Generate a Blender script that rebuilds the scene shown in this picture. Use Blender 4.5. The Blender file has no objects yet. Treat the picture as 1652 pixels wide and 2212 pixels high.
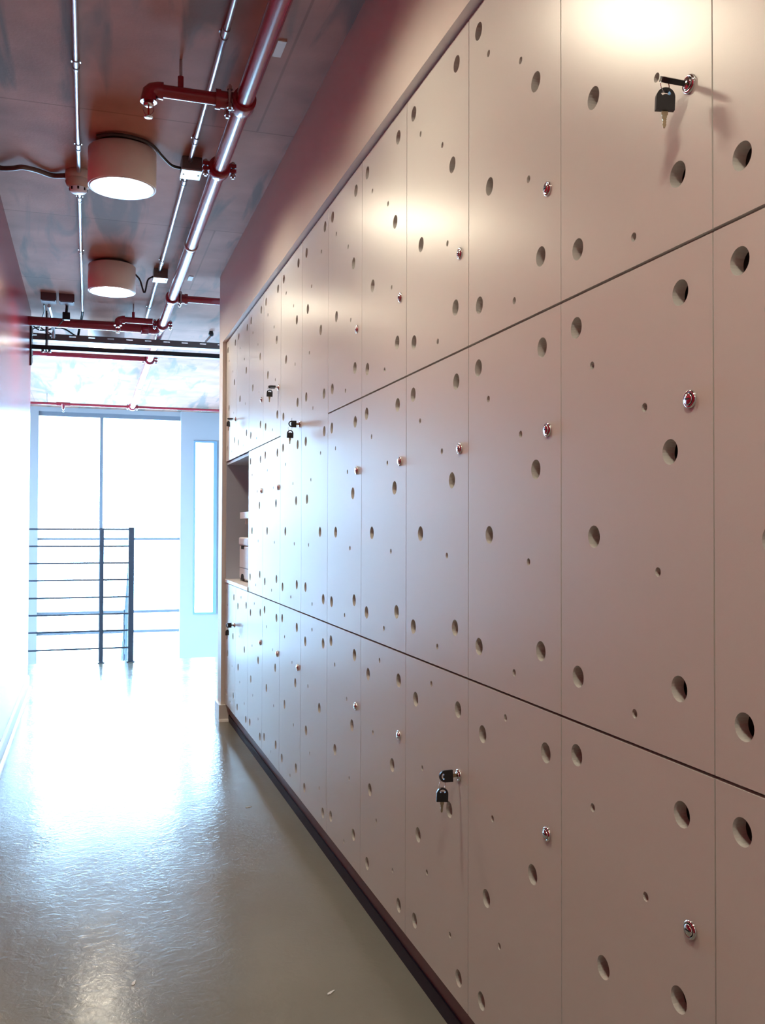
import bpy, bmesh, math, random
from mathutils import Matrix, Vector

random.seed(7)
scene = bpy.context.scene
C = bpy.context.collection
PI = math.pi

# ------------------------------------------------------------------ camera
EYE = 1.12                                   # camera height above the floor
F_PX, YAW, PITCH, ROLL = 1986.94, .3094, .0181, .0028
def cam_rows():
    cy, sy = math.cos(YAW), math.sin(YAW)
    A = Matrix(((cy, -sy, 0), (sy, cy, 0), (0, 0, 1)))
    B = Matrix(((1, 0, 0), (0, 0, -1), (0, 1, 0)))
    cp, sp = math.cos(PITCH), math.sin(PITCH)
    P = Matrix(((1, 0, 0), (0, cp, sp), (0, -sp, cp)))
    cr, sr = math.cos(ROLL), math.sin(ROLL)
    Q = Matrix(((cr, -sr, 0), (sr, cr, 0), (0, 0, 1)))
    return Q @ P @ B @ A
M = cam_rows()
cd = bpy.data.cameras.new('camera')
cd.sensor_fit = 'VERTICAL'
cd.sensor_height = 36.0
cd.lens = F_PX / 2212 * 36.0
cd.clip_start = .02
cam = bpy.data.objects.new('camera', cd)
C.objects.link(cam)
cam.matrix_world = Matrix(((M[0][0], -M[1][0], -M[2][0], 0),
                           (M[0][1], -M[1][1], -M[2][1], 0),
                           (M[0][2], -M[1][2], -M[2][2], EYE), (0, 0, 0, 1)))
scene.camera = cam

# ------------------------------------------------------------------ sky, light, exposure
SKY = 37.0
LAMP = 106.0
world = bpy.data.worlds.new('sky')
scene.world = world
world.use_nodes = True
bg = world.node_tree.nodes['Background']
bg.inputs['Color'].default_value = (.40, .68, 1.0, 1)
bg.inputs['Strength'].default_value = SKY
vs = scene.view_settings
vs.view_transform = 'Standard'
vs.look = 'None'
vs.gamma = 1.0
vs.use_curve_mapping = False
vs.exposure = 0.0

# ------------------------------------------------------------------ sizes
W = .4                      # locker width
H = .7018                   # locker tier height
DX = .764                   # locker door plane
Y0 = .9943                  # near seam of the second column
ZB = EYE - 1.0177           # underside of the lockers
Z1, Z2, Z3 = ZB + H, ZB + 2 * H, ZB + 3 * H
WX = .742                   # right wall plane
LX = -.393                  # left wall plane
CEIL = EYE + 1.51
YEND = Y0 + 11 * W          # far end of the lockers
WEND = 5.54                 # far end of right wall
LEND = 6.86                 # far end of left wall
FEND = 8.08                 # landing edge
YWIN = 12.2                 # window wall
AXL, AXR = -2.4, 1.66       # atrium side walls
LOW = -3.3                  # lower floor

# ------------------------------------------------------------------ materials
def mat(name, col, rough=.5, metal=0., spec=.5, coat=0., noise=0., nscale=20., bump=0., bscale=200., rvar=0., stretch=None):
    m = bpy.data.materials.new(name)
    m.use_nodes = True
    nt = m.node_tree
    b = nt.nodes['Principled BSDF']
    b.inputs['Base Color'].default_value = (*col, 1)
    b.inputs['Roughness'].default_value = rough
    b.inputs['Metallic'].default_value = metal
    b.inputs['Specular IOR Level'].default_value = spec
    if coat:
        b.inputs['Coat Weight'].default_value = coat
        b.inputs['Coat Roughness'].default_value = .12
    tc = nt.nodes.new('ShaderNodeTexCoord')
    vec = tc.outputs['Object']
    if stretch:
        mp = nt.nodes.new('ShaderNodeMapping')
        mp.inputs['Scale'].default_value = stretch
        nt.links.new(vec, mp.inputs['Vector'])
        vec = mp.outputs['Vector']
    n = nt.nodes.new('ShaderNodeTexNoise')
    n.inputs['Scale'].default_value = nscale
    n.inputs['Detail'].default_value = 5
    nt.links.new(vec, n.inputs['Vector'])
    mx = nt.nodes.new('ShaderNodeMix')
    mx.data_type = 'RGBA'
    a = max(noise, .003)
    mx.inputs['A'].default_value = (*[min(1, c * (1 + a)) for c in col], 1)
    mx.inputs['B'].default_value = (*[c * (1 - a) for c in col], 1)
    nt.links.new(n.outputs['Fac'], mx.inputs['Factor'])
    nt.links.new(mx.outputs['Result'], b.inputs['Base Color'])
    if rvar:
        mr = nt.nodes.new('ShaderNodeMapRange')
        mr.inputs['To Min'].default_value = max(0, rough - rvar)
        mr.inputs['To Max'].default_value = rough + rvar
        nt.links.new(n.outputs['Fac'], mr.inputs['Value'])
        nt.links.new(mr.outputs['Result'], b.inputs['Roughness'])
    if bump:
        n2 = nt.nodes.new('ShaderNodeTexNoise')
        n2.inputs['Scale'].default_value = bscale
        n2.inputs['Detail'].default_value = 4
        nt.links.new(tc.outputs['Object'], n2.inputs['Vector'])
        bp = nt.nodes.new('ShaderNodeBump')
        bp.inputs['Strength'].default_value = bump
        bp.inputs['Distance'].default_value = .002
        nt.links.new(n2.outputs['Fac'], bp.inputs['Height'])
        nt.links.new(bp.outputs['Normal'], b.inputs['Normal'])
    return m

def emit(name, col, s):
    m = bpy.data.materials.new(name)
    m.use_nodes = True
    b = m.node_tree.nodes['Principled BSDF']
    b.inputs['Base Color'].default_value = (.9, .88, .82, 1)
    b.inputs['Emission Color'].default_value = (*col, 1)
    b.inputs['Emission Strength'].default_value = s
    return m

def glass_mat():
    m = bpy.data.materials.new('window_glass')
    m.use_nodes = True
    nt = m.node_tree
    nt.nodes.clear()
    out = nt.nodes.new('ShaderNodeOutputMaterial')
    tr = nt.nodes.new('ShaderNodeBsdfTransparent')
    tr.inputs['Color'].default_value = (.94, .97, .97, 1)
    gl = nt.nodes.new('ShaderNodeBsdfGlossy')
    gl.inputs['Roughness'].default_value = .02
    fr = nt.nodes.new('ShaderNodeFresnel')
    fr.inputs['IOR'].default_value = 1.45
    mx = nt.nodes.new('ShaderNodeMixShader')
    nt.links.new(fr.outputs[0], mx.inputs[0])
    nt.links.new(tr.outputs[0], mx.inputs[1])
    nt.links.new(gl.outputs[0], mx.inputs[2])
    nt.links.new(mx.outputs[0], out.inputs[0])
    return m

def concrete_ceiling():
    m = mat('raw_concrete', (.47, .25, .19), rough=.75, spec=.25, noise=.42, nscale=4.5, bump=.25, bscale=90)
    nt = m.node_tree
    b = nt.nodes['Principled BSDF']
    tc = nt.nodes['Texture Coordinate']
    base = b.inputs['Base Color'].links[0].from_socket
    # long grey water stains running down the slab
    mp = nt.nodes.new('ShaderNodeMapping')
    mp.inputs['Scale'].default_value = (5.5, .8, 1)
    nt.links.new(tc.outputs['Object'], mp.inputs['Vector'])
    n = nt.nodes.new('ShaderNodeTexNoise')
    n.inputs['Scale'].default_value = 1.3
    n.inputs['Detail'].default_value = 8
    n.inputs['Distortion'].default_value = .7
    nt.links.new(mp.outputs['Vector'], n.inputs['Vector'])
    cr = nt.nodes.new('ShaderNodeValToRGB')
    cr.color_ramp.elements[0].position = .51
    cr.color_ramp.elements[1].position = .62
    nt.links.new(n.outputs['Fac'], cr.inputs['Fac'])
    mx = nt.nodes.new('ShaderNodeMix')
    mx.data_type = 'RGBA'
    mx.inputs['B'].default_value = (.22, .168, .145, 1)
    sc = nt.nodes.new('ShaderNodeMath')
    sc.operation = 'MULTIPLY'
    sc.inputs[1].default_value = .9
    nt.links.new(cr.outputs['Color'], sc.inputs[0])
    nt.links.new(sc.outputs[0], mx.inputs['Factor'])
    nt.links.new(base, mx.inputs['A'])
    # formwork sheet joints
    br = nt.nodes.new('ShaderNodeTexBrick')
    br.inputs['Color1'].default_value = (1, 1, 1, 1)
    br.inputs['Color2'].default_value = (.95, .95, .95, 1)
    br.inputs['Mortar'].default_value = (.70, .68, .67, 1)
    br.inputs['Scale'].default_value = 1
    br.inputs['Mortar Size'].default_value = .006
    br.inputs['Mortar Smooth'].default_value = .6
    br.inputs['Brick Width'].default_value = 2.44
    br.inputs['Row Height'].default_value = 1.22
    mp2 = nt.nodes.new('ShaderNodeMapping')
    mp2.inputs['Location'].default_value = (.62, .2, 0)
    nt.links.new(tc.outputs['Object'], mp2.inputs['Vector'])
    nt.links.new(mp2.outputs['Vector'], br.inputs['Vector'])
    mu = nt.nodes.new('ShaderNodeMix')
    mu.data_type = 'RGBA'
    mu.blend_type = 'MULTIPLY'
    mu.inputs['Factor'].default_value = 1
    nt.links.new(mx.outputs['Result'], mu.inputs['A'])
    nt.links.new(br.outputs['Color'], mu.inputs['B'])
    nt.links.new(mu.outputs['Result'], b.inputs['Base Color'])
    return m

def concrete_floor():
    m = mat('sealed_concrete', (.215, .215, .182), rough=.26, noise=.14, nscale=2.6, spec=.28)
    nt = m.node_tree
    b = nt.nodes['Principled BSDF']
    tc = nt.nodes['Texture Coordinate']
    def noise(scale, detail, dist=0, sx=(1, 1, 1)):
        mp = nt.nodes.new('ShaderNodeMapping')
        mp.inputs['Scale'].default_value = sx
        nt.links.new(tc.outputs['Object'], mp.inputs['Vector'])
        n = nt.nodes.new('ShaderNodeTexNoise')
        n.inputs['Scale'].default_value = scale
        n.inputs['Detail'].default_value = detail
        n.inputs['Distortion'].default_value = dist
        nt.links.new(mp.outputs['Vector'], n.inputs['Vector'])
        return n.outputs['Fac']
    big = noise(3.2, 6, .2, (1, .7, 1))
    fine = noise(34, 4, 1.5)
    mr = nt.nodes.new('ShaderNodeMapRange')
    mr.inputs['From Min'].default_value = .3
    mr.inputs['From Max'].default_value = .7
    mr.inputs['To Min'].default_value = .14
    mr.inputs['To Max'].default_value = .22
    nt.links.new(big, mr.inputs['Value'])
    nt.links.new(mr.outputs['Result'], b.inputs['Roughness'])
    ad = nt.nodes.new('ShaderNodeMath')
    ad.operation = 'MULTIPLY_ADD'
    ad.inputs[1].default_value = .30
    nt.links.new(fine, ad.inputs[0])
    nt.links.new(big, ad.inputs[2])
    bp = nt.nodes.new('ShaderNodeBump')
    bp.inputs['Strength'].default_value = .42
    bp.inputs['Distance'].default_value = .005
    nt.links.new(ad.outputs[0], bp.inputs['Height'])
    nt.links.new(bp.outputs['Normal'], b.inputs['Normal'])
    return m

MT = {
    'locker': mat('cream_lacquer', (.66, .665, .635), rough=.33, spec=.85, noise=.004, nscale=6, bump=.04, bscale=420),
    'cubby': mat('cubby_sky_tint', (.50, .56, .66), rough=.5, noise=.02),  # blue-grey base colour stands in for sky light on the panels
    'carcass': mat('locker_carcass', (.30, .27, .24), rough=.6, noise=.05),
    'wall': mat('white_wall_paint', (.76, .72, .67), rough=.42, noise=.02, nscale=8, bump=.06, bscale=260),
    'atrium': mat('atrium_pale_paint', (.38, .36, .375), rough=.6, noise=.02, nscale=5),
    'red': mat('red_gloss_paint', (.30, .010, .026), rough=.26, spec=.22, noise=.03, nscale=5, bump=.04, bscale=120),
    'ceil': concrete_ceiling(),
    'floor': concrete_floor(),
    'plinth': mat('maroon_plinth', (.23, .125, .13), rough=.45, noise=.12, nscale=12),
    'toe': mat('dark_toe_strip', (.035, .022, .035), rough=.6, spec=.2, noise=.1),
    'skirt': mat('white_skirting', (.78, .78, .76), rough=.35),
    'chrome': mat('chrome', (.75, .75, .76), rough=.12, metal=1),
    'galv': mat('galvanised_steel', (.62, .63, .66), rough=.28, metal=1, noise=.12, nscale=30),
    'redpipe': mat('red_pipe_paint', (.30, .012, .03), rough=.26, noise=.06, nscale=18, coat=.5),
    'black': mat('black_plastic', (.012, .012, .014), rough=.35, noise=.1),
    'brass': mat('nickel_brass_key', (.42, .34, .22), rough=.32, metal=1),
    'dark': mat('keyhole_dark', (.004, .004, .004), rough=.8),
    'shade': mat('beige_lamp_drum', (.90, .89, .86), rough=.4, noise=.03),
    'rim': mat('lamp_rim_white', (.85, .83, .8), rough=.3),
    'lamp': emit('lamp_diffuser_glow', (1.0, .885, .68), LAMP),
    'boxgrey': mat('grey_conduit_box', (.20, .20, .20), rough=.45, metal=.4, noise=.1),
    'plate': mat('bright_box_cover', (.72, .72, .72), rough=.35, metal=.3),
    'cable': mat('dark_flex_cable', (.05, .042, .04), rough=.5),
    'brown': mat('brown_flex_conduit', (.16, .10, .085), rough=.45, noise=.1),
    'beige': mat('beige_plastic', (.60, .45, .34), rough=.45),
    'white': mat('white_plastic', (.88, .89, .90), rough=.35),
    'steel': mat('dark_painted_steel', (.09, .125, .18), rough=.4, metal=.3, noise=.1),
    'track': mat('black_steel_track', (.02, .02, .025), rough=.4, metal=.3),
    'frame': mat('grey_window_frame', (.22, .24, .28), rough=.4, metal=.3),
    'bluef': mat('blue_grey_frame', (.22, .34, .44), rough=.4, metal=.2),
    'glass': glass_mat(),
    'bulb': mat('red_glass_bulb', (.55, .02, .02), rough=.15),
    'tape': mat('white_label_plate', (.78, .74, .70), rough=.6),
    'maroon': mat('maroon_box', (.14, .06, .065), rough=.5),
    'paper': mat('white_scrap', (.75, .76, .74), rough=.7),
    'lowfloor': mat('lower_floor_concrete', (.45, .45, .43), rough=.4, noise=.1, nscale=3),
}

# ------------------------------------------------------------------ mesh helpers
class MB:
    def __init__(s):
        s.v, s.f, s.m, s.sm = [], [], [], []
    def add(s, vs, fs, mi=0, smooth=False):
        o = len(s.v)
        s.v += [tuple(p) for p in vs]
        for f in fs:
            s.f.append([o + i for i in f]); s.m.append(mi); s.sm.append(smooth)
    def box(s, a, b, mi=0):
        x0, y0, z0 = [min(p, q) for p, q in zip(a, b)]
        x1, y1, z1 = [max(p, q) for p, q in zip(a, b)]
        s.add([(x0, y0, z0), (x1, y0, z0), (x1, y1, z0), (x0, y1, z0),
               (x0, y0, z1), (x1, y0, z1), (x1, y1, z1), (x0, y1, z1)],
              [(0, 3, 2, 1), (4, 5, 6, 7), (0, 1, 5, 4), (1, 2, 6, 5), (2, 3, 7, 6), (3, 0, 4, 7)], mi)
        return s
    def tube(s, pts, r, n=14, mi=0, cap=True):
        pts = [Vector(p) for p in pts]
        rs = r if isinstance(r, (list, tuple)) else [r] * len(pts)
        t0 = (pts[1] - pts[0]).normalized()
        up = Vector((0, 0, 1)) if abs(t0.z) < .9 else Vector((1, 0, 0))
        nrm = t0.cross(up).normalized()
        rings, V = [], []
        for i, p in enumerate(pts):
            if i == 0: t = t0
            elif i == len(pts) - 1: t = (pts[i] - pts[i - 1]).normalized()
            else: t = ((pts[i + 1] - p).normalized() + (p - pts[i - 1]).normalized()).normalized()
            nrm = (nrm - t * nrm.dot(t)).normalized()
            bn = t.cross(nrm)
            for k in range(n):
                a = 2 * PI * k / n
                V.append(p + (nrm * math.cos(a) + bn * math.sin(a)) * rs[i])
        F = []
        for i in range(len(pts) - 1):
            for k in range(n):
                F.append((i * n + k, i * n + (k + 1) % n, (i + 1) * n + (k + 1) % n, (i + 1) * n + k))
        s.add(V, F, mi, True)
        if cap:
            s.add(V[:n], [tuple(range(n - 1, -1, -1))], mi)
            s.add(V[-n:], [tuple(range(n))], mi)
        return s
    def lathe(s, prof, origin=(0, 0, 0), axis='z', n=28, mi=0, smooth=True):
        """prof: [(radius, height)] turned about an axis through origin."""
        V, F = [], []
        ox, oy, oz = origin
        for r, h in prof:
            for k in range(n):
                a = 2 * PI * k / n
                c, d = r * math.cos(a), r * math.sin(a)
                V.append({'z': (ox + c, oy + d, oz + h), 'x': (ox + h, oy + c, oz + d), 'y': (ox + d, oy + h, oz + c)}[axis])
        for i in range(len(prof) - 1):
            for k in range(n):
                F.append((i * n + k, i * n + (k + 1) % n, (i + 1) * n + (k + 1) % n, (i + 1) * n + k))
        s.add(V, F, mi, smooth)
        return s
    def prism(s, poly, d0, d1, plane='xz', mi=0):
        """poly in a plane, extruded from d0 to d1 along the third axis."""
        n = len(poly)
        def P(a, b, d):
            return {'xz': (a, d, b), 'yz': (d, a, b), 'xy': (a, b, d)}[plane]
        V = [P(a, b, d0) for a, b in poly] + [P(a, b, d1) for a, b in poly]
        F = [tuple(range(n)), tuple(range(2 * n - 1, n - 1, -1))]
        F += [(i, i + n, (i + 1) % n + n, (i + 1) % n) for i in range(n)]
        s.add(V, F, mi)
        return s
    def mesh(s, name, mats):
        me = bpy.data.meshes.new(name)
        me.from_pydata(s.v, [], s.f)
        for m in (mats if isinstance(mats, (list, tuple)) else [mats]):
            me.materials.append(MT[m])
        for p, mi, sm in zip(me.polygons, s.m, s.sm):
            p.material_index = mi
            p.use_smooth = sm
        me.validate()
        bm = bmesh.new(); bm.from_mesh(me)
        bmesh.ops.recalc_face_normals(bm, faces=bm.faces)
        bm.to_mesh(me); bm.free()
        return me
    def build(s, name, mats, parent=None, bevel=0):
        return obj(name, s.mesh(name, mats), parent, bevel)

def obj(name, me, parent=None, bevel=0):
    o = bpy.data.objects.new(name, me)
    C.objects.link(o)
    if parent: o.parent = parent
    if bevel:
        b = o.modifiers.new('edge', 'BEVEL')
        b.width = bevel; b.segments = 2; b.limit_method = 'ANGLE'; b.angle_limit = math.radians(50)
    return o

def tag(o, label=None, cat=None, group=None, kind=None):
    if label: o['label'] = label
    if cat: o['category'] = cat
    if group: o['group'] = group
    if kind: o['kind'] = kind
    return o

def empty(name, loc, label=None, cat=None, group=None, kind=None):
    o = bpy.data.objects.new(name, None)
    o.empty_display_size = .05
    C.objects.link(o)
    o.location = loc
    return tag(o, label, cat, group, kind)

def struct(name, mb, m, label=None, parent=None):
    o = mb.build(name, m, parent)
    if not parent: o['kind'] = 'structure'
    if label: o['label'] = label
    return o

def smooth_path(pts, n=8):
    """Catmull-Rom through pts."""
    P = [Vector(p) for p in pts]
    P = [2 * P[0] - P[1]] + P + [2 * P[-1] - P[-2]]
    out = []
    for i in range(1, len(P) - 2):
        for k in range(n):
            t = k / n
            a, b, c, d = P[i - 1], P[i], P[i + 1], P[i + 2]
            out.append(.5 * ((2 * b) + (c - a) * t + (2 * a - 5 * b + 4 * c - d) * t * t + (3 * b - a - 3 * c + d) * t ** 3))
    out.append(P[-2])
    return out

def pierced(name, outer, holes, thick, mats):
    """A flat board with real holes: outline and hole loops in (u, v), local x = 0 (front) .. thick (back), y = -u, z = v."""
    cu = bpy.data.curves.new(name, 'CURVE')
    cu.dimensions = '2D'
    cu.fill_mode = 'BOTH'
    cu.extrude = thick / 2
    for loop in [outer] + holes:
        sp = cu.splines.new('POLY')
        sp.points.add(len(loop) - 1)
        for p, (u, v) in zip(sp.points, loop):
            p.co = (u, v, 0, 1)
        sp.use_cyclic_u = True
    o = bpy.data.objects.new(name, cu)
    C.objects.link(o)
    dg = bpy.context.evaluated_depsgraph_get()
    me = bpy.data.meshes.new_from_object(o.evaluated_get(dg))
    bpy.data.objects.remove(o)
    bpy.data.curves.remove(cu)
    me.name = name
    me.transform(Matrix(((0, 0, -1, thick / 2), (-1, 0, 0, 0), (0, 1, 0, 0), (0, 0, 0, 1))))
    bm = bmesh.new(); bm.from_mesh(me)
    bmesh.ops.remove_doubles(bm, verts=bm.verts, dist=1e-6)
    bmesh.ops.recalc_face_normals(bm, faces=bm.faces)
    bm.to_mesh(me); bm.free()
    me.materials.clear()
    me.materials.append(MT[mats])
    for p in me.polygons:
        p.use_smooth = False
        p.material_index = 0
    return me

def ring(u, v, r, n=26):
    return [(u + r * math.cos(2 * PI * k / n), v + r * math.sin(2 * PI * k / n)) for k in range(n)]

# ------------------------------------------------------------------ the setting
wtop = EYE + 1.455
struct('floor', MB().box((AXL, -2.6, -.25), (AXR, FEND, 0)), 'floor', 'glossy sealed concrete floor reflecting the window')
struct('ceiling', MB().box((AXL, -2.6, CEIL), (AXR, YWIN + .3, CEIL + .25)), 'ceil', 'raw brown concrete ceiling slab with stains')
struct('wall_left', MB().box((LX - .14, -2.6, 0), (LX, LEND, CEIL)), 'red', 'glossy red painted corridor wall')
bl = MB().box((LX, -2.6, 0), (LX + .012, LEND + .012, .082)).prism([(LX, .082), (LX + .012, .082), (LX + .005, .094), (LX, .094)], -2.6, LEND + .012, 'xz')
bl.prism([(LX + .012, 0), (LX + .027, 0), (LX + .0255, .009), (LX + .021, .014), (LX + .012, .017)], -2.6, LEND + .02, 'xz')
struct('baseboard_left', bl, 'skirt', 'white skirting along the red wall')
wr = MB()
wr.box((WX, -2.6, Z3 + .004), (1.42, WEND, CEIL))                       # bulkhead over the lockers
wr.box((WX, YEND + .006, 0), (1.42, WEND, Z3 + .004))                   # pier at the far end
wr.box((WX, -2.6, 0), (1.42, Y0 - W - .006, Z3 + .004))                 # pier at the near end
wr.box((1.34, Y0 - W - .006, 0), (1.42, YEND + .006, Z3 + .004))        # behind the lockers
struct('wall_right', wr, 'wall', 'cream painted wall and bulkhead framing the lockers')
br = MB().box((WX - .014, YEND - .016, 0), (DX + .04, YEND + .006, .095)).box((WX - .014, YEND + .0061, 0), (WX, WEND + .014, .095))
br.prism([(YEND - .016, 0), (YEND - .03, 0), (YEND - .026, .01), (YEND - .016, .015)], WX - .014, DX + .02, 'yz')
struct('baseboard_right', br, 'skirt', 'grey white skirting block at the end of the lockers')
struct('trim_1', MB().box((DX + .024, Y0 - W, 0), (DX + .06, YEND - .018, ZB)), 'plinth', 'recessed maroon plinth under the lockers')
struct('trim_2', MB().box((DX + .019, Y0 - W, 0), (DX + .024, YEND - .02, .038)), 'toe', 'dark rubber strip at the foot of the plinth')  # darker band along the foot of the plinth
struct('wall_rear', MB().box((AXL, -2.75, 0), (1.42, -2.6, CEIL)), 'wall', 'unseen wall added behind the viewer to keep sky light out')  # unseen wall, added so no sky light leaks in from behind
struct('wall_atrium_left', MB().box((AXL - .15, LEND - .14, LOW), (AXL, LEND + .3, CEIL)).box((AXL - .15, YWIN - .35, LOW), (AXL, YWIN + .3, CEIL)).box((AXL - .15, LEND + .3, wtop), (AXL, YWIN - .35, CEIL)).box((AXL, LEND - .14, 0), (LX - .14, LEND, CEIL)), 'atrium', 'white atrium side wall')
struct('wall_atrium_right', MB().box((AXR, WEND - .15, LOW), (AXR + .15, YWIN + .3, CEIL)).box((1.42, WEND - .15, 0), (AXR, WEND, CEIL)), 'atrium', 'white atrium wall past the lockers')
struct('floor_lower', MB().box((AXL, FEND - 1, LOW - .2), (AXR, YWIN + .3, LOW)).box((AXL, FEND - .2, LOW), (AXR, FEND - .02, -.25)), 'lowfloor', 'lower storey floor of the stairwell')

# window wall with its two openings
wx0, wx1 = -.60, 1.135
sx0, sx1 = 1.30, 1.60
wtop = EYE + 1.455
sz0, sz1 = EYE - 1.12, EYE + 1.14
wb = MB()
wb.box((AXL, YWIN, LOW), (wx0, YWIN + .3, CEIL))
wb.box((wx0, YWIN, wtop), (wx1, YWIN + .3, CEIL))
wb.box((wx1, YWIN - .06, LOW), (sx0, YWIN + .3, CEIL))
wb.box((sx0, YWIN - .06, LOW), (sx1, YWIN + .3, sz0))
wb.box((sx0, YWIN - .06, sz1), (sx1, YWIN + .3, CEIL))
wb.box((sx1, YWIN - .06, LOW), (AXR, YWIN + .3, CEIL))
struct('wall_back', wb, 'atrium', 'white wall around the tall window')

win = empty('window_1', (0, 0, 0), 'tall bright window beyond the railing', None, None, 'structure')
mull = .144 * YWIN / 11.5
cols = [(wx0, mull - .02), (mull + .02, wx1)]
def zpix(y): return EYE - (y - 1139.5) / F_PX * YWIN * .985
rails = [(zpix(1163), .030), (zpix(1317), .035), (zpix(1359), .035), (-1.4, .05)]
f = MB().box((wx0, YWIN + .02, wtop - .055), (wx1, YWIN + .14, wtop)); f.build('header', 'frame', win)
MB().box((mull - .02, YWIN + .02, LOW), (mull + .02, YWIN + .14, wtop - .055)).build('mullion', 'frame', win)
edges = [LOW] + sorted(z for z, h in rails) + [wtop - .055]
for z, h in rails:
    for a, b in cols:
        MB().box((a, YWIN + .03, z - h / 2), (b, YWIN + .13, z + h / 2)).build('transom', 'frame', win)
for a, b in cols:
    for z0, z1 in zip(edges[:-1], edges[1:]):
        MB().box((a, YWIN + .075, z0 + .01), (b, YWIN + .083, z1 - .01)).build('pane', 'glass', win)
win2 = empty('window_2', (0, 0, 0), 'narrow window slot with blue frame right of the tall window', None, None, 'structure')
for a, b in (((sx0, sz0), (sx0 + .022, sz1)), ((sx1 - .045, sz0), (sx1, sz1)), ((sx0 + .022, sz0), (sx1 - .045, sz0 + .025)), ((sx0 + .022, sz1 - .025), (sx1 - .045, sz1))):
    MB().box((a[0], YWIN - .075, a[1]), (b[0], YWIN + .06, b[1])).build('frame_bar', 'bluef', win2)
MB().box((sx0 + .022, YWIN, sz0 + .025), (sx1 - .045, YWIN + .008, sz1 - .025)).build('pane', 'glass', win2)

win3 = empty('window_added', (0, 0, 0), 'unseen glazing added to daylight the far lockers, round the corner of the red wall', None, None, 'structure')  # unseen glazing, added to throw daylight on the far lockers
gy0, gy1 = LEND + .3, YWIN - .35
gs = [gy0 + (gy1 - gy0) * k / 4 for k in range(5)]
for y in gs:
    MB().box((AXL - .12, y - .025, LOW), (AXL - .02, y + .025, wtop)).build('mullion', 'frame', win3)
for a, b in zip(gs[:-1], gs[1:]):
    for z0, z1 in zip(edges[:-1], edges[1:]):
        MB().box((AXL - .075, a + .026, z0 + .02), (AXL - .067, b - .026, z1 - .02)).build('pane', 'glass', win3)
    for z in edges[1:]:
        MB().box((AXL - .11, a + .025, z - .02), (AXL - .03, b - .025, z + .02)).build('transom', 'frame', win3)

# portals guide sky light through the window openings (they emit nothing themselves)
for n, (x0, x1, z0, z1) in {'window_portal': (wx0, wx1, LOW, wtop), 'slot_portal': (sx0, sx1, sz0, sz1)}.items():
    ld = bpy.data.lights.new(n, 'AREA')
    ld.shape = 'RECTANGLE'
    ld.size, ld.size_y = x1 - x0, z1 - z0
    ld.cycles.is_portal = True
    lo = bpy.data.objects.new(n, ld)
    C.objects.link(lo)
    lo.location = ((x0 + x1) / 2, YWIN + .2, (z0 + z1) / 2)
    lo.rotation_euler = (-PI / 2, 0, 0)
ld = bpy.data.lights.new('side_portal', 'AREA')
ld.shape = 'RECTANGLE'
ld.size, ld.size_y = wtop - LOW, gy1 - gy0
ld.cycles.is_portal = True
lo = bpy.data.objects.new('side_portal', ld)
C.objects.link(lo)
lo.location = (AXL - .2, (gy0 + gy1) / 2, (wtop + LOW) / 2)
lo.rotation_euler = (0, -PI / 2, 0)

# stairs going down and away behind the railing
st = MB()
for k in range(18):
    y = FEND + .26 * k
    z = -.17 * (k + 1)
    if y + .26 < YWIN - .05:
        st.box((.40, y, z - .16), (1.16, y + .26, z))
struct('stairs', st, 'lowfloor', 'stairs going down behind the railing')

# ------------------------------------------------------------------ lockers
T = .020
LA = [(51, 648), (331, 638), (307, 423), (106, 304), (56, 75), (326, 100)]
SA = [(101, 577), (246, 492), (278, 256), (219, 46)]
def rot(L): return [(400 - u, 702 - v) for u, v in L]
def mir(L): return [(400 - u, v) for u, v in L]
LC = [(51, 648), (331, 634), (323, 383), (132, 340), (56, 75), (326, 100)]
PAT = {'a': (LA, SA), 'b': (rot(LA), rot(SA)), 'm': (mir(LA), mir(SA)), 'c': (LC, [SA[0], SA[1], (278, 210), SA[3]])}
RL, RS = .0178, .0068
GV, GH = .0028, .0048
def door_mesh(key):
    hs, hh = [], H * len(key)
    for i, k in enumerate(key):                       # tiers from the bottom up
        L, S = PAT[k]
        hs += [ring(u / 1000, v / 1000 + i * H, RL) for u, v in L] + [ring(u / 1000, v / 1000 + i * H, RS, 14) for u, v in S]
    o = [(GV / 2, GH / 2), (W - GV / 2, GH / 2), (W - GV / 2, hh - GH / 2), (GV / 2, hh - GH / 2)]
    return pierced('door_' + key, o, hs, T, 'locker')
DM = {k: door_mesh(k) for k in ('a', 'b', 'c', 'aa', 'mm')}
def body_mesh(hh):
    b = MB()
    x0, x1, e, t = T + .003, .56, .0006, .016
    b.box((x0, -e, e), (x1, -t, hh - e)).box((x0, -W + t, e), (x1, -W + e, hh - e))
    b.box((x0, -t, e), (x1, -W + t, t)).box((x0, -t, hh - t), (x1, -W + t, hh - e))
    b.box((x1 - .008, -t, t), (x1, -W + t, hh - t))
    return b.mesh('body', 'carcass')
BM = {1: body_mesh(H), 2: body_mesh(2 * H)}
lk = MB()
lk.lathe([(.0125, .0005), (.0128, -.0012), (.0118, -.0036), (.0098, -.0042), (.0088, -.0034), (.0086, -.0022), (.0001, -.0022)], axis='x', n=24)
lk.lathe([(.0079, -.002), (.0079, -.0050), (.0072, -.0056), (.0001, -.0056)], axis='x', n=20)
lk.box((-.0059, -.0048, -.0010), (-.0050, .0048, .0010), 1)
LOCK = lk.mesh('lock', ['chrome', 'dark'])

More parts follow.
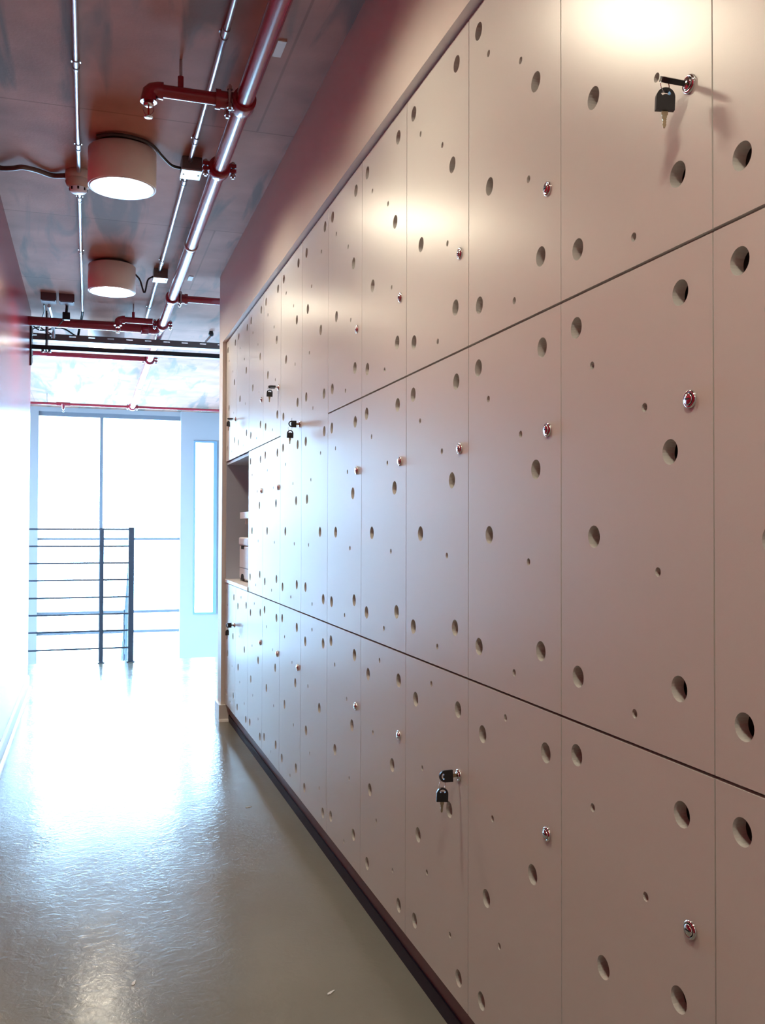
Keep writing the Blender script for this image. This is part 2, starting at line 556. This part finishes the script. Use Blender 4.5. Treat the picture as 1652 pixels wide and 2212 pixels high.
ORD = ['rightmost', 'second', 'third', 'fourth', 'fifth', 'sixth', 'seventh', 'eighth', 'ninth', 'tenth', 'eleventh', 'twelfth']
GROUP = 'perforated cream lockers along the corridor'
LOCKPOS = {}
def locker(c, tier, key, lock=None, note=''):
    """c: column counted from the right edge of the photo; tier 0 bottom .. 2 top."""
    yfar = Y0 + W * c
    row = {0: 'bottom', 1: 'middle', 2: 'top'}[tier]
    if len(key) == 2:
        row = 'tall'
    col = 'rightmost column' if c == 0 else ('far left last column' if c == 11 else ORD[c] + ' column from the right')
    if row == 'tall':
        lab = 'double-height cream perforated locker, ' + col + note
    else:
        lab = 'cream perforated locker, ' + row + ' row, ' + col + note
    t = empty('locker', (DX, yfar, ZB + H * tier), lab, 'locker', GROUP)
    obj('body', BM[len(key)], t)
    d = obj('door', DM[key], t)
    if lock:
        u, v = lock[0] / 1000, lock[1] / 1000
        l = obj('lock', LOCK, d)
        l.location = (0, -u, v)
        l['label'] = 'round chrome cam lock'
        LOCKPOS[(c, tier)] = Vector((DX - .0056, yfar - u, ZB + H * tier + v))
    return t

KM, KT, KB = (353, 490), (353, 212), (350, 488)
for c in range(6):
    locker(c, 2, 'a', KT, ', keys hanging' if c == 1 else '')
    locker(c, 1, 'a', KM)
    locker(c, 0, {0: 'a', 1: 'c', 5: 'a'}.get(c, 'b'), KB, ', keys hanging' if c == 3 else '')
locker(6, 1, 'mm')
locker(7, 1, 'aa', (372, 712), ', keys hanging')
locker(6, 0, 'b'); locker(7, 0, 'a', KB)
for c in (8, 9, 10, 11):
    locker(c, 2, 'a', KT if c != 10 else None, ', keys hanging' if c in (8, 11) else '')
    locker(c, 0, 'b' if c in (9, 10) else 'a', KB if c != 10 else None, ', keys hanging' if c == 11 else '')
    if c < 10: locker(c, 1, 'a', KM)

# open cubby between the far top and bottom lockers
zc = ZB + H
cub = empty('open_cubby', (DX, YEND, zc), 'open cubby with painted sky tint left between the farthest upper and lower lockers', 'cubby')
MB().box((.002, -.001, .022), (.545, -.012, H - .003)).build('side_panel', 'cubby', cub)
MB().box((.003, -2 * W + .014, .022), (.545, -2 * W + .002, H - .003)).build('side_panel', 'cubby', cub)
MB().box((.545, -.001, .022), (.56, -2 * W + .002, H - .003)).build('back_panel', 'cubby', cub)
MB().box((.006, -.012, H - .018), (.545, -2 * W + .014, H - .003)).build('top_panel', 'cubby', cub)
ct = MB().box((-.004, -.0015, .0008), (.56, -2 * W + .002, .021)).build('countertop', 'white', None, .002)
ct.location = (DX, YEND, zc)
tag(ct, 'white counter slab on the floor of the open cubby', 'counter')
sh = empty('cubby_shelf', (DX + .046, 5.16, zc), 'short white shelf board fixed high inside the open cubby', 'shelf')
zs = EYE + .052 - zc
MB().box((0, -.538, zs), (.30, 0, zs + .037)).build('board', 'white', sh, .002)
for k in (-.05, -.45):
    MB().box((.02, k - .02, zs - .03), (.49, k, zs)).build('bracket', 'white', sh)
bn = empty('storage_box', (DX + .046, 5.20, zc + .0212), 'white plastic storage box with lid on the cubby counter', 'box')
bh = .245
MB().box((.004, -.565, .012), (.28, -.004, bh - .046)).build('body', 'white', bn, .01)
MB().box((0, -.57, bh - .046), (.285, 0, bh)).build('lid', 'white', bn, .008)
MB().box((.003, -.566, .074), (.281, -.003, .078)).build('seam', 'boxgrey', bn)
MB().box((.0025, -.16, bh - .066), (.006, -.07, bh - .047)).build('handle_slot', 'dark', bn)
MB().prism([(-.17, .0125), (-.06, .0125), (-.07, .032), (-.09, .042), (-.14, .042), (-.16, .032)], .0028, .006, 'yz').build('finger_notch', 'dark', bn)
for qx, qy in ((.02, -.02), (.26, -.02), (.02, -.54), (.26, -.54)):
    MB().lathe([(.001, 0), (.012, 0), (.012, .013), (.001, .013)], (qx, qy, 0), n=12).build('foot', 'boxgrey', bn)

# ------------------------------------------------------------------ keys
def arc(cx, cz, rx, rz, a0, a1, n):
    return [(cx + rx * math.cos(a0 + (a1 - a0) * k / n), cz + rz * math.sin(a0 + (a1 - a0) * k / n)) for k in range(n + 1)]
# head in the local y/z plane after pierced(): outline (u, v), blade hangs towards -v
HW, HB, HT = .0125, -.011, .019
outl = [(-HW, HB), (HW, HB), (HW, .006)] + arc(0, .006, HW, HT - .006, 0, PI, 14)[1:-1] + [(-HW, .006)]
slot = arc(0, .0085, .0070, .0068, .25, PI - .25, 8) + arc(0, .0065, .0052, .0034, PI - .5, .5, 6)
HEAD = pierced('key_head', outl, [slot], .0070, 'black')
HEAD.transform(Matrix.Translation((-.0035, 0, 0)))
bl = MB()
poly = [(-.0042, -.0110), (-.0042, -.0165), (-.0030, -.0175), (-.0030, -.0205), (-.0021, -.0215), (-.0030, -.0225), (-.0019, -.0245),
        (-.0026, -.0260), (-.0019, -.0285), (-.0026, -.0300), (-.0012, -.0340), (.0012, -.0340), (.0026, -.0300), (.0018, -.0280),
        (.0026, -.0262), (.0018, -.0240), (.0030, -.0222), (.0030, -.0175), (.0042, -.0165), (.0042, -.0110)]
bl.prism(poly, -.0010, .0010, 'yz')
BLADE = bl.mesh('key_blade', 'brass')
stub = MB().prism([(-.004, -.0110), (-.004, -.021), (.004, -.021), (.004, -.0110)], -.0010, .0010, 'yz')
STUB = stub.mesh('key_stub', 'brass')
def torus(R, r, n=24, m=8):
    V, F = [], []
    for i in range(n):
        for j in range(m):
            a, b = 2 * PI * i / n, 2 * PI * j / m
            V.append(((R + r * math.cos(b)) * math.cos(a), r * math.sin(b), (R + r * math.cos(b)) * math.sin(a)))
            F.append((i * m + j, ((i + 1) % n) * m + j, ((i + 1) % n) * m + (j + 1) % m, i * m + (j + 1) % m))
    mb = MB(); mb.add(V, F, 0, True)
    return mb.mesh('key_ring', 'chrome')
RING = torus(.0095, .0007)

def key_set(pos, label, flat, swing, twist, scale=1.0):
    """flat: inserted key's head lies flat (seen edge on); else it stands upright."""
    t = empty('key_set', pos, label, 'keys', 'keys left in the locker locks')
    k1 = obj('inserted_key', HEAD, t)
    # local -z (blade) -> world +x ; head normal (local x) -> world z (flat) or world y (upright)
    if flat:
        m = Matrix(((0, 0, -1), (0, 1, 0), (1, 0, 0)))
    else:
        m = Matrix(((0, 0, -1), (1, 0, 0), (0, -1, 0)))
    m = Matrix.Rotation(twist, 3, 'X') @ m
    k1.matrix_basis = Matrix.Translation((-.0205, 0, 0)) @ m.to_4x4()
    obj('blade', STUB, k1)
    rx = -.0205 - .0125
    if flat:
        rz, hz = -.0075, -.0170
    else:
        rz, hz = -.0175, -.0290
    r = obj('ring', RING, t)
    r.matrix_basis = Matrix.Translation((rx, 0, rz)) @ Matrix.Rotation(swing * .5 + .5, 4, 'Z')
    k2 = obj('hanging_key', HEAD, t)
    k2.matrix_basis = Matrix.Translation((rx, 0, hz - .0135)) @ Matrix.Rotation(PI / 2 + swing, 4, 'Z') @ Matrix.Rotation(.04, 4, 'X')
    obj('blade', BLADE, k2)
    return t
key_set(LOCKPOS[(1, 2)], 'black-headed keys hanging from the large upper right lock', True, -.30, .55)
key_set(LOCKPOS[(3, 0)], 'black-headed keys hanging from a bottom row lock', False, -.2, -.12)
key_set(LOCKPOS[(7, 1)], 'black-headed keys hanging from the double-height locker', False, -.1, .06)
key_set(LOCKPOS[(8, 2)], 'black-headed keys on top row lock just left of the double-height locker', True, -.1, -.15)
key_set(LOCKPOS[(11, 2)], 'small dark keys hanging on the far left top locker', True, .9, -.1)
key_set(LOCKPOS[(11, 0)], 'small dark keys hanging on the far left bottom locker below counter', False, .9, .1)

# ------------------------------------------------------------------ ceiling lamps
RB = .131
def lamp(y, label):
    t = empty('ceiling_lamp', (.117, y, CEIL), label, 'lamp', 'drum lamps in a row on the ceiling')
    zb = -(1.51 - 1.345)
    MB().lathe([(.001, 0), (.1, 0), (.1, -.018), (.001, -.018)], n=40).build('mount_plate', 'boxgrey', t)
    MB().lathe([(.001, -.018), (RB - .004, -.018), (RB, -.022), (RB, zb), (RB - .006, zb), (RB - .006, -.03), (.001, -.03)], n=64).build('drum', 'shade', t)
    MB().lathe([(RB - .0055, zb + .01), (RB - .0055, zb - .002), (RB - .016, zb - .002), (RB - .018, zb + .004), (RB - .018, zb + .01), (RB - .0055, zb + .01)], n=64).build('rim', 'rim', t)
    MB().lathe([(RB - .0065, zb + .034), (RB - .0185, zb + .032), (RB - .0185, zb + .0101), (RB - .0065, zb + .0101)], n=64).build('reflector', 'rim', t)
    MB().lathe([(.001, zb + .026), (.06, zb + .0267), (RB - .019, zb + .029)], n=48).build('diffuser', 'lamp', t)
    return t
lamp(3.76, 'beige drum ceiling lamp nearest the viewer, beside the smoke detector')
lamp(5.44, 'beige drum ceiling lamp farther down, next to the cross pipes')
lamp(7.12, 'drum ceiling lamp half hidden behind the cable tray')
for k, y in enumerate((2.08, .40, -1.28)):
    lamp(y, ['lit drum ceiling lamp above the frame over the nearer lockers', 'lit drum ceiling lamp straight above the viewer', 'lit drum ceiling lamp behind the viewer'][k])

# ------------------------------------------------------------------ conduits, boxes, cables
zc_ = CEIL - .02
def conduit(x, y0, y1, r, straps, label):
    t = empty('conduit', (x, y0, CEIL), label, 'conduit', 'steel conduits along the ceiling')
    MB().tube([(0, 0, -.02), (0, y1 - y0, -.02)], r, 14).build('tube', 'galv', t)
    for y in straps:
        MB().tube([(0, y - y0 - .02, -.02), (0, y - y0 + .02, -.02)], r * 1.3, 14).build('connector', 'galv', t)
    for y in straps:
        b = MB().box((-.015, y - y0 + .032, -.0012), (.015, y - y0 + .043, 0)).box((-r - .003, y - y0 + .03, -.02), (-r, y - y0 + .045, 0)).box((r, y - y0 + .03, -.02), (r + .003, y - y0 + .045, 0))
        b.tube([(0, y - y0 + .03, -.02), (0, y - y0 + .045, -.02)], r + .003, 14)
        b.build('strap', 'galv', t)
conduit(-.05, 1.6, 4.02, .0085, (3.08, 3.75), 'thin steel conduit running up to the smoke detector')
conduit(-.05, 4.14, 6.62, .0085, (4.35, 5.2), 'thin steel conduit running on past the smoke detector')
conduit(.381, 1.6, 3.765, .0090, (2.75, 3.55), 'thin steel conduit beside the red pipe ending at nearer grey box')
conduit(.381, 3.875, 5.46, .0090, (4.0, 5.25), 'bright steel conduit between the two grey ceiling boxes')
conduit(.381, 5.56, 6.82, .0090, (5.68, 6.4), 'steel conduit past the second grey box to the cable tray')

def jbox(y, s, label):
    t = empty('junction_box', (.39, y, CEIL), label, 'electrical box', 'ceiling junction boxes')
    MB().box((-.04, -.05, -.052), (.04, .05, 0)).build('box', 'boxgrey', t, .003)
    MB().box((-.042, -.052, -.0585), (.042, .052, -.052)).build('cover', 'plate', t, .002)
    for q in (-.03, .03):
        MB().lathe([(.0001, -.0605), (.004, -.0602), (.004, -.0585)], (q, 0, 0), n=10).build('screw', 'galv', t)
jbox(3.82, 1, 'grey junction box beside the nearer drum lamp')
jbox(5.51, 1, 'grey junction box beside the farther drum lamp')
def cable(pts, r, m, label, name='flex_cable', n=10):
    o = MB().tube(smooth_path(pts, 10), r, n).build(name, m)
    return tag(o, label, 'cable')
zt = CEIL - .012
cable([(.02, 3.655, zt), (.08, 3.62, zt), (.15, 3.62, zt - .002), (.22, 3.66, zt - .004), (.27, 3.74, zt - .016), (.31, 3.80, CEIL - .035), (.348, 3.82, CEIL - .035)], .006, 'cable', 'dark flex looping over the nearer drum lamp to its box')
cable([(.245, 5.42, CEIL - .06), (.27, 5.42, CEIL - .09), (.288, 5.43, CEIL - .145), (.296, 5.44, CEIL - .155), (.303, 5.45, CEIL - .14), (.318, 5.48, CEIL - .07), (.348, 5.51, CEIL - .04)], .005, 'cable', 'dark flex drooping between the farther drum lamp and its box')
cable([(LX + .005, 4.06, CEIL - .012), (-.36, 4.10, CEIL - .016), (-.31, 4.06, CEIL - .026), (-.27, 4.03, CEIL - .028), (-.22, 4.08, CEIL - .016), (-.16, 4.13, CEIL - .012), (-.105, 4.10, CEIL - .018)], .0105, 'brown', 'brown flexible conduit wavering from the red wall to the smoke detector', 'flexible_conduit', 12)

sd = empty('smoke_detector', (-.052, 4.085, CEIL), 'round beige smoke detector on the ceiling left of the lamp', 'detector')
MB().lathe([(.001, 0), (.052, 0), (.054, -.01), (.054, -.032), (.05, -.036), (.001, -.036)], n=36).build('base', 'beige', sd)
MB().lathe([(.05, -.036), (.0535, -.046), (.048, -.062), (.033, -.072), (.001, -.072)], n=36).build('housing', 'beige', sd)
MB().lathe([(.036, -.0705), (.036, -.083), (.028, -.090), (.001, -.092)], n=28).build('sensor_cap', 'white', sd)
for k in range(8):
    a = 2 * PI * k / 8
    MB().box((-.004, .0335, -.084), (.004, .0372, -.073)).build('vent', 'dark', sd).rotation_euler = (0, 0, a)

for x, y, lab in ((.50, 2.83, 'small white label plate on the ceiling beside near red pipe'), (.515, 5.62, 'small white label plate on the ceiling by the farther red tee')):
    o = MB().box((-.014, -.05, -.004), (.014, .05, 0)).build('label_plate', 'tape', None, .001)
    o.location = (x + .06, y, CEIL)
    tag(o, lab, 'plate')

# ------------------------------------------------------------------ red sprinkler pipes
PX, PZ, PR = .474, EYE + 1.40, .030
def coupling_mesh():
    b = MB()
    b.lathe([(PR, -.026), (PR + .009, -.026), (PR + .013, -.018), (PR + .013, .018), (PR + .009, .026), (PR, .026)], axis='y', n=28)
    for sx in (-1, 1):
        b.box((sx * (PR + .008), -.016, -.017), (sx * (PR + .034), .016, -.003)).box((sx * (PR + .008), -.016, .003), (sx * (PR + .034), .016, .017))
    return b.mesh('coupling', 'redpipe')
COUP = coupling_mesh()
b = MB()
b.tube([(0, 0, -.036), (0, 0, .03)], .0055, 10).lathe([(.0001, -.03), (.0105, -.03), (.0105, -.019), (.0001, -.019)], n=6, smooth=False).lathe([(.0001, .018), (.0105, .018), (.0105, .026), (.0001, .026)], n=6, smooth=False)
BOLT = b.mesh('bolt', 'galv')
def coupling(parent, y, x=0, z=0, rz=0, bolts=True):
    c = obj('coupling', COUP, parent)
    c.location = (x, y, z); c.rotation_euler = (0, 0, rz)
    for sx in ((-1, 1) if bolts else ()):
        q = obj('bolt', BOLT, c); q.location = (sx * (PR + .023), 0, 0)

mp = empty('sprinkler_piping', (PX, 0, PZ), 'glossy red sprinkler piping with arms along the corridor ceiling', 'pipe')
for y0, y1 in ((1.2, 6.44), (6.44, 7.86), (7.86, 11.0)):
    MB().tube([(0, y0, 0), (0, y1, 0)], PR, 28).build('main_pipe', 'redpipe', mp)
for y in (3.58, 6.46, 7.86, 11.0): coupling(mp, y)
def strap_tee(y, side, r=.018):
    b = MB()
    b.lathe([(PR, -.034), (PR + .008, -.034), (PR + .010, -.02), (PR + .010, .02), (PR + .008, .034), (PR, .034)], (0, y, 0), 'y', 28)
    b.tube([(0, y, 0), (side * (PR + .05), y, 0)], r + .010, 20)
    b.tube([(side * (PR + .045), y, 0), (side * (PR + .062), y, 0)], r + .014, 20)
    o = b.build('tee', 'redpipe', mp)
    for q_ in (-1, 1):
        q = obj('bolt', BOLT, o); q.location = (side * (PR + .018), y + q_ * .03, 0); q.scale = (1, 1, 1.25)
strap_tee(3.0, -1)
strap_tee(5.70, 1)
for y in (1.9, 4.6, 9.4):
    MB().tube([(0, y, PR), (0, y, CEIL - PZ)], .005, 8).build('hanger_rod', 'galv', mp)
    MB().lathe([(PR, -.012), (PR + .004, -.012), (PR + .004, .012), (PR, .012)], (0, y, 0), 'y', 24).build('hanger_loop', 'galv', mp)

def arm(y, x1, label):
    """an arm off the main, an elbow pointing down and a sprinkler head."""
    L = PX - x1
    r = .0205
    t = MB().tube([(-PR - .04, 0, 0), (-L + .02, 0, 0)], r, 20).build('sprinkler_arm', 'redpipe', mp)
    t.location = (0, y, 0)
    t['label'] = label
    el = [(-L + .045, 0, 0), (-L + .03, 0, 0), (-L + .012, 0, -.004), (-L + .004, 0, -.012), (-L, 0, -.03), (-L, 0, -.042)]
    MB().tube(el, [r + .007, r + .006, r + .005, r + .005, r + .004, r + .006], 20).build('elbow', 'redpipe', t)
    MB().tube([(-L + .10, 0, .018), (-L + .10, 0, .055)], .0095, 12).build('rod_socket', 'redpipe', t)
    MB().tube([(-L + .10, 0, .05), (-L + .10, 0, CEIL - PZ)], .0048, 10).build('hanger_rod', 'galv', t)
    h = MB()
    h.lathe([(.001, -.040), (.012, -.042), (.0165, -.046), (.0165, -.053), (.009, -.056), (.001, -.056)], (-L, 0, 0), n=18)
    for q in (-1, 1):
        h.tube(smooth_path([(-L + q * .012, 0, -.052), (-L + q * .016, 0, -.064), (-L + q * .011, 0, -.079), (-L, 0, -.088)], 4), .0022, 6)
    h.lathe([(.0001, -.088), (.0135, -.088), (.0150, -.0895), (.0135, -.091), (.0001, -.091)], (-L, 0, 0), n=18)
    hd = h.build('sprinkler_head', 'chrome', t)
    hd['label'] = 'chrome sprinkler head'
    MB().tube([(-L, 0, -.056), (-L, 0, -.084)], .0028, 10).build('glass_bulb', 'bulb', t)
arm(3.0, .172, 'red arm with glass bulb sprinkler head')
arm(6.40, .178, 'red arm with sprinkler head before the left cross pipe')

def cross(y, z, x0, x1, r):
    c = MB().tube([(x0, 0, z), (x1, 0, z)], r, 24).build('cross_pipe', 'redpipe', mp)
    c.location = (0, y, 0)
    return c
cp = cross(6.58, -.012, -.11, LX - PX - 1.4, .0315)                     # thick pipe leading left
coupling(cp, 0, -.11, -.012, PI / 2, bolts=False)
MB().tube(smooth_path([(-.09, 0, -.012), (-.05, 0, -.012), (-.012, -.012, -.006), (0, -.05, 0), (0, -.1, 0)], 6), .036, 20).build('elbow', 'redpipe', cp)
cross(5.70, 0, PR + .05, AXR - PX - .1, .0205)                          # branch into the bulkhead side
cross(7.84, 0, -PR - .01, AXL - PX + .05, .022)                         # behind the track
cp = cross(11.0, 0, AXL - PX + .02, AXR - PX - .02, .0145)              # in front of the window
b = MB().tube([(-.075, 0, 0), (.075, 0, 0)], .021, 16).tube([(0, 0, .0), (0, 0, -.05)], [.028, .016], 14)
tee = b.build('tee', 'redpipe', cp); tee.location = (-.755, 0, 0)
hd = MB().lathe([(.001, -.05), (.012, -.05), (.012, -.062), (.004, -.068), (.004, -.085), (.013, -.087), (.001, -.09)], (-.755, 0, 0), n=12).build('sprinkler_head', 'chrome', cp)
MB().tube([(-.93, 0, .012), (-.93, 0, CEIL - PZ)], .006, 8).build('hanger_rod', 'galv', cp)

# ------------------------------------------------------------------ cable tray, black track and odds at the end of the corridor
tr = empty('cable_tray', (0, 6.86, EYE + 1.345), 'slotted grey steel cable tray crossing the ceiling', 'cable tray')
tx0, tx1, th = LX - 1.6, AXR - .06, .046
slots = []
k = -.40
while k < 1.55:
    slots.append([(k, .026), (k + .045, .026), (k + .045, .036), (k, .036)])
    k += .13
outl = [(tx0, 0), (tx1, 0), (tx1, th), (tx0, th)]
me = pierced('tray_side', outl, slots, .003, 'boxgrey')
me.transform(Matrix(((0, -1, 0, 0), (1, 0, 0, 0), (0, 0, 1, -.023), (0, 0, 0, 1))))
obj('side_rail', me, tr)
o = obj('side_rail', me, tr); o.location = (0, .09, 0)
tr.rotation_euler = (0, 0, -.045)
MB().box((tx0, .003, -.023), (tx1, .09, -.0205)).build('base', 'boxgrey', tr)
for x in (-.285, 1.35):
    MB().tube([(x, .012, -.06), (x, .012, CEIL - EYE - 1.345)], .005, 8).build('hanger_rod', 'galv', tr)

tk = empty('door_track', (0, 6.78, EYE + 1.252), 'black steel track spanning the corridor mouth', 'track')
MB().box((LX - .9, -.03, -.014), (AXR - .05, .03, .014)).build('rail', 'track', tk, .002)
MB().box((LX - .9, -.034, -.018), (AXR - .05, .034, -.014)).build('lip', 'track', tk)
tk.rotation_euler = (0, 0, -.045)
bk = MB().prism([(-.045, -.135), (.045, -.10), (.045, .14), (-.045, .14)], LX - .018, LX + .012, 'yz').build('bracket', 'track', tk)
for q in (-.06, .09):
    MB().lathe([(.0001, LX + .018), (.008, LX + .017), (.008, LX + .012)], (0, 0, q), 'x', 8).build('bolt', 'galv', tk)
for x in (-.29, 1.3):
    MB().tube([(x, 0, -.03), (x, 0, CEIL - EYE - 1.252)], .0055, 8).build('hanger_rod', 'track', tk)
    for s in (-1, 1):
        MB().lathe([(.0001, -.034), (.011, -.032), (.012, -.024), (.008, -.018), (.0001, -.018)], (x + s * .022, 0, 0), n=12).build('nut', 'chrome', tk)

for x, lab in ((-.256, 'maroon ceiling box nearest the red wall'), (-.145, 'maroon ceiling box above the black connector')):
    o = MB().box((-.047, -.05, -.05), (.047, .05, 0)).box((-.040, -.043, -.054), (.040, .043, -.05)).build('ceiling_box', 'maroon', None, .004)
    o.location = (x, 6.30, CEIL)
    tag(o, lab, 'electrical box', 'maroon ceiling boxes')
cn = empty('cable_connector', (-.15, 6.42, CEIL), 'black connector block hanging under a maroon ceiling box', 'connector')
MB().box((-.024, -.02, -.135), (.024, .02, -.085)).build('block', 'black', cn, .004)
MB().tube([(0, 0, -.085), (.004, -.02, -.05), (.004, -.05, -.02)], .009, 10).build('neck', 'black', cn)
MB().tube(smooth_path([(-.01, 0, -.13), (-.03, 0, -.15), (-.05, .02, -.17)], 5), .003, 8).build('lead', 'black', cn)
cable([(-.256, 6.36, CEIL - .062), (-.258, 6.5, CEIL - .05), (-.25, 6.66, CEIL - .065), (-.245, 6.80, CEIL - .12), (-.244, 6.83, CEIL - .18)], .012, 'galv', 'grey flexible hose dropping from maroon box to the cable tray', 'flexible_hose')
cable([(-.286, 6.34, CEIL - .062), (-.292, 6.55, CEIL - .05), (-.32, 6.74, CEIL - .08), (-.345, 7.0, CEIL - .09)], .004, 'black', 'thin black wire sagging left of the grey hose')
cable([(-.42, 7.05, CEIL - .03), (-.34, 7.05, CEIL - .085), (-.2, 7.05, CEIL - .06), (-.1, 7.05, CEIL - .11)], .006, 'black', 'black wire arching above the cable tray')
cable([(-.44, 7.12, CEIL - .10), (-.36, 7.12, CEIL - .05), (-.3, 7.12, CEIL - .08), (-.20, 7.12, CEIL - .12)], .005, 'black', 'black wire bundled by the track bracket')
cable([(-.05, 6.63, CEIL - .022), (-.055, 6.72, CEIL - .04), (-.07, 6.83, CEIL - .09), (-.08, 6.90, CEIL - .135)], .009, 'black', 'black cable leaving the thin conduit for the tray')
o = empty('swivel_bracket', (.885, 7.1, CEIL), 'small black and steel bracket at the right end of the tray', 'bracket')
MB().lathe([(.0001, -.045), (.018, -.035), (.02, -.02), (.014, 0)], n=14).build('ball', 'black', o)
MB().tube([(0, 0, -.035), (-.05, -.05, -.1)], .010, 10).build('stem', 'galv', o)

# ------------------------------------------------------------------ railings
RY = 8.0
rl = empty('guard_railing', (0, RY, 0), 'dark blue steel railing with eight bars turning down the stairs', 'railing')
zs_ = [EYE + z for z in (-.012, -.152, -.292, -.432, -.576, -.716, -.855, -1.0)]
p = MB().box((.093, -.018, 0), (.125, .018, EYE - .002)).build('post', 'steel', rl)
MB().box((.323, -.028, 0), (.368, .028, EYE + .004)).build('post', 'steel', rl)
MB().box((-.93, -.018, 0), (-.898, .018, EYE - .002)).build('post', 'steel', rl)
MB().box((-1.9, -.018, 0), (-1.868, .018, EYE - .002)).build('post', 'steel', rl)
for x0, x1 in ((.083, .135), (.313, .378), (-.94, -.888)):
    MB().box((x0, -.035, 0), (x1, .035, .008)).build('foot_plate', 'steel', rl)
for z in zs_:
    MB().tube([(AXL, 0, z), (.345, 0, z)], .0075, 10).build('bar', 'steel', rl)
SL = -.654
for i, z in enumerate(zs_):
    zz = z - .02
    MB().tube([(.345, .03, zz), (.345, 3.2, zz + SL * 3.17)], .0075, 10).build('stair_bar', 'steel', rl)
for y in (1.2, 2.4):
    zg = -.17 * (int((y - .08) / .26) + 1)
    MB().box((.329, y - .016, zg), (.361, y + .016, EYE + SL * y + .0)).build('stair_post', 'steel', rl)

# ------------------------------------------------------------------ scraps on the floor
for k, (x, y, a, lab) in enumerate(((.565, 2.17, .6, 'small white scrap on the floor near the lockers'), (.115, 2.36, 1.2, 'small white scrap on the floor in the middle'), (.62, 3.70, .2, 'tiny pale scrap on the floor farther along the plinth'))):
    poly = [(-.012, -.002), (-.004, -.005), (.006, -.003), (.016, -.001), (.013, .002), (.003, .003), (-.007, .003)]
    o = MB().prism(poly, .0004, .0016, 'xy').build('paper_scrap', 'paper')
    o.location = (x, y, 0); o.rotation_euler = (0, 0, a)
    tag(o, lab, 'scrap', 'scraps on the floor')

scene.cycles.max_bounces = 5
scene.cycles.diffuse_bounces = 4
scene.cycles.glossy_bounces = 2
scene.cycles.transparent_max_bounces = 8
scene.cycles.use_adaptive_sampling = True
scene.cycles.adaptive_threshold = .12
scene.cycles.sample_clamp_indirect = 40.0
scene.cycles.caustics_reflective = False
scene.cycles.caustics_refractive = False
scene.cycles.use_denoising = True
